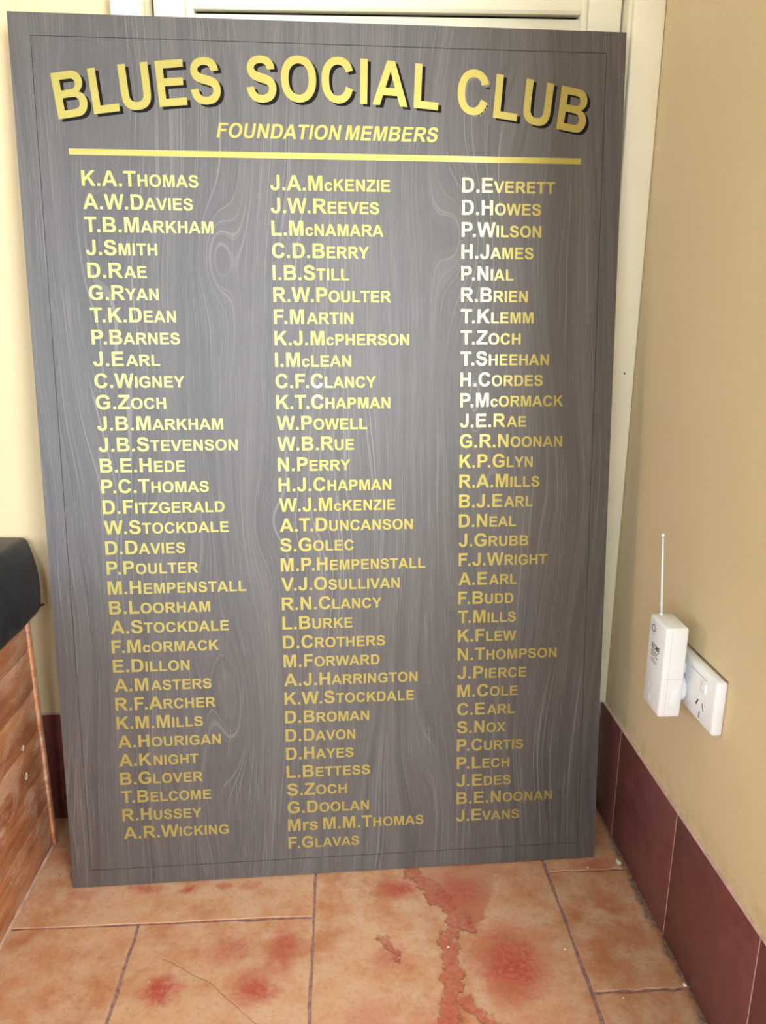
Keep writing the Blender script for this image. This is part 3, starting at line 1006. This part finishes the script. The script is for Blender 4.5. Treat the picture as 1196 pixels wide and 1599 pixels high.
upart('body', -.0540, -.0250, -.329, -.277, .3550, .4775, MAT['plastic'], .0032)
upart('seam_line', -.0464, -.0461, -.32906, -.3285, .3580, .4745, MAT['seam'])
upart('seam_line', -.0464, -.0461, -.3260, -.2800, .4770, .47756, MAT['seam'])
upart('seam_line', -.0510, -.0270, -.32906, -.3285, .4081, .4085, MAT['seam'])
upart('side_tab', -.0405, -.0300, -.3297, -.3280, .3700, .3960, MAT['plastic'], .0006)
cyl('plug_boss', Vector((-.0255, -.302, .386)) - U0, Vector((-.0150, -.302, .386)) - U0, .0205, .0190, MAT['plastic'], unit, 28)
ant = cyl('aerial', Vector((-.042, -.2830, .4770)) - U0, Vector((-.0425, -.2655, .5770)) - U0, .0017, .0012, MAT['plastic'], unit, 14)
cyl('aerial_tip', Vector((-.0425, -.2655, .5770)) - U0, Vector((-.0425, -.2648, .5808)) - U0, .0020, .0020, MAT['plastic'], ant, 14)
cyl('aerial_base', Vector((-.042, -.2830, .4770)) - U0, Vector((-.042, -.2827, .4790)) - U0, .0026, .0021, MAT['plastic'], ant, 14)

XF = -.0541


def face_mesh(name, contours, mat):
    """flat print on the unit's front: contour x runs towards the viewer (-y), y up"""
    me = outline_mesh(name, contours, .00015)
    # local XZ, front -Y  ->  world: X -> -Y, Z -> Z, -Y -> -X
    me.transform(Matrix(((0, 1, 0, 0), (-1, 0, 0, 0), (0, 0, 1, 0), (0, 0, 0, 1))))
    o = link(name, me, mat, unit)
    o.location = Vector((XF, -.277, .355)) - U0
    return o


def face_rect(a0, a1, z0, z1):
    return [(a0, z0), (a1, z0), (a1, z1), (a0, z1)]


circ = [[(.0145 + r * math.cos(2 * math.pi * i / 24), .1080 + r * math.sin(2 * math.pi * i / 24)) for i in range(24)] for r in (.0052, .0038)]
dots = []
for i in range(12):
    a = 2 * math.pi * (i + .5) / 12
    c = (.0145 + .0078 * math.cos(a), .1080 + .0078 * math.sin(a))
    dots.append([(c[0] + .0007 * math.cos(2 * math.pi * j / 6), c[1] + .0007 * math.sin(2 * math.pi * j / 6)) for j in range(6)])
face_mesh('ring_emblem', circ, MAT['print_red'])
face_mesh('emblem_dots', dots, MAT['print_red'])
word = layout('ECME', .0098, .86)
face_mesh('brand_lettering', [[(p[0] + .0140, p[1] + .0815) for p in c] for c in word], MAT['print_black'])
rnd = random.Random(11)


def dashes(a0, a1, z, h):
    out_, a = [], a0
    while a < a1 - .0005:
        w = rnd.uniform(.0006, .0013)
        out_.append(face_rect(a, min(a + w, a1), z, z + h * rnd.uniform(.8, 1.0)))
        a += w + .00035
    return out_


face_mesh('small_print', dashes(.0140, .0340, .0776, .0014) + dashes(.0140, .0300, .0745, .0013), MAT['print_green'])
face_mesh('small_print', dashes(.0134, .0230, .0715, .0014) + dashes(.0247, .0350, .0715, .0013), MAT['print_green'])
face_mesh('small_print', dashes(.0150, .0260, .0680, .0009) + dashes(.0150, .0337, .0658, .0009) + dashes(.0150, .0320, .0636, .0008), MAT['print_grey'])
for a, z, ang, ln in ((.0152, .0288, .45, .0082), (.0290, .0280, -.45, .0090), (.0210, .0140, 0, .0088)):
    w = .0012
    ca, sa = math.cos(ang), math.sin(ang)
    rect = [(a + dx * ca + dz * sa, z - dx * sa + dz * ca) for dx, dz in ((-w, -ln / 2), (w, -ln / 2), (w, ln / 2), (-w, ln / 2))]
    face_mesh('socket_slot', [rect], MAT['slot_pale'])

# ---------------------------------------------------------------- crumbs on the floor
def crumb(x, y, r, label, hgt=.5):
    rnd2 = random.Random(int(abs(x * 10000)))
    bm = bmesh.new()
    bmesh.ops.create_icosphere(bm, subdivisions=1, radius=r)
    for v in bm.verts:
        v.co *= rnd2.uniform(.65, 1.2)
        v.co.z *= hgt
    zmin = min(v.co.z for v in bm.verts)
    for v in bm.verts:
        v.co.z -= zmin
    o = link('paint_flake', bm_mesh('paint_flake', bm), MAT['flake'])
    o.location = (x, y, .0003)
    tag(o, label, 'debris', 'paint flakes on the floor')


crumb(-.0160, -.168, .0050, 'largest pale paint flake on the floor against the maroon skirting')
crumb(-.0165, -.160, .0022, 'small pale crumb just behind the largest flake by the skirting')
crumb(-.0690, -.1745, .0020, 'tiny pale crumb on the floor beside the lower right board corner', .4)
crumb(-.151, -.330, .0017, 'tiny pale crumb beside the long grout joint right of the red stain', .4)
crumb(-.312, -.318, .0019, 'tiny pale crumb on the bare red seam of the middle tile', .4)
crumb(-.098, -.410, .0017, 'tiny pale crumb just below the short grout joint by the right wall', .4)
crumb(-.010, -.395, .0035, 'pale flat flake against the skirting near the bottom edge', .3)
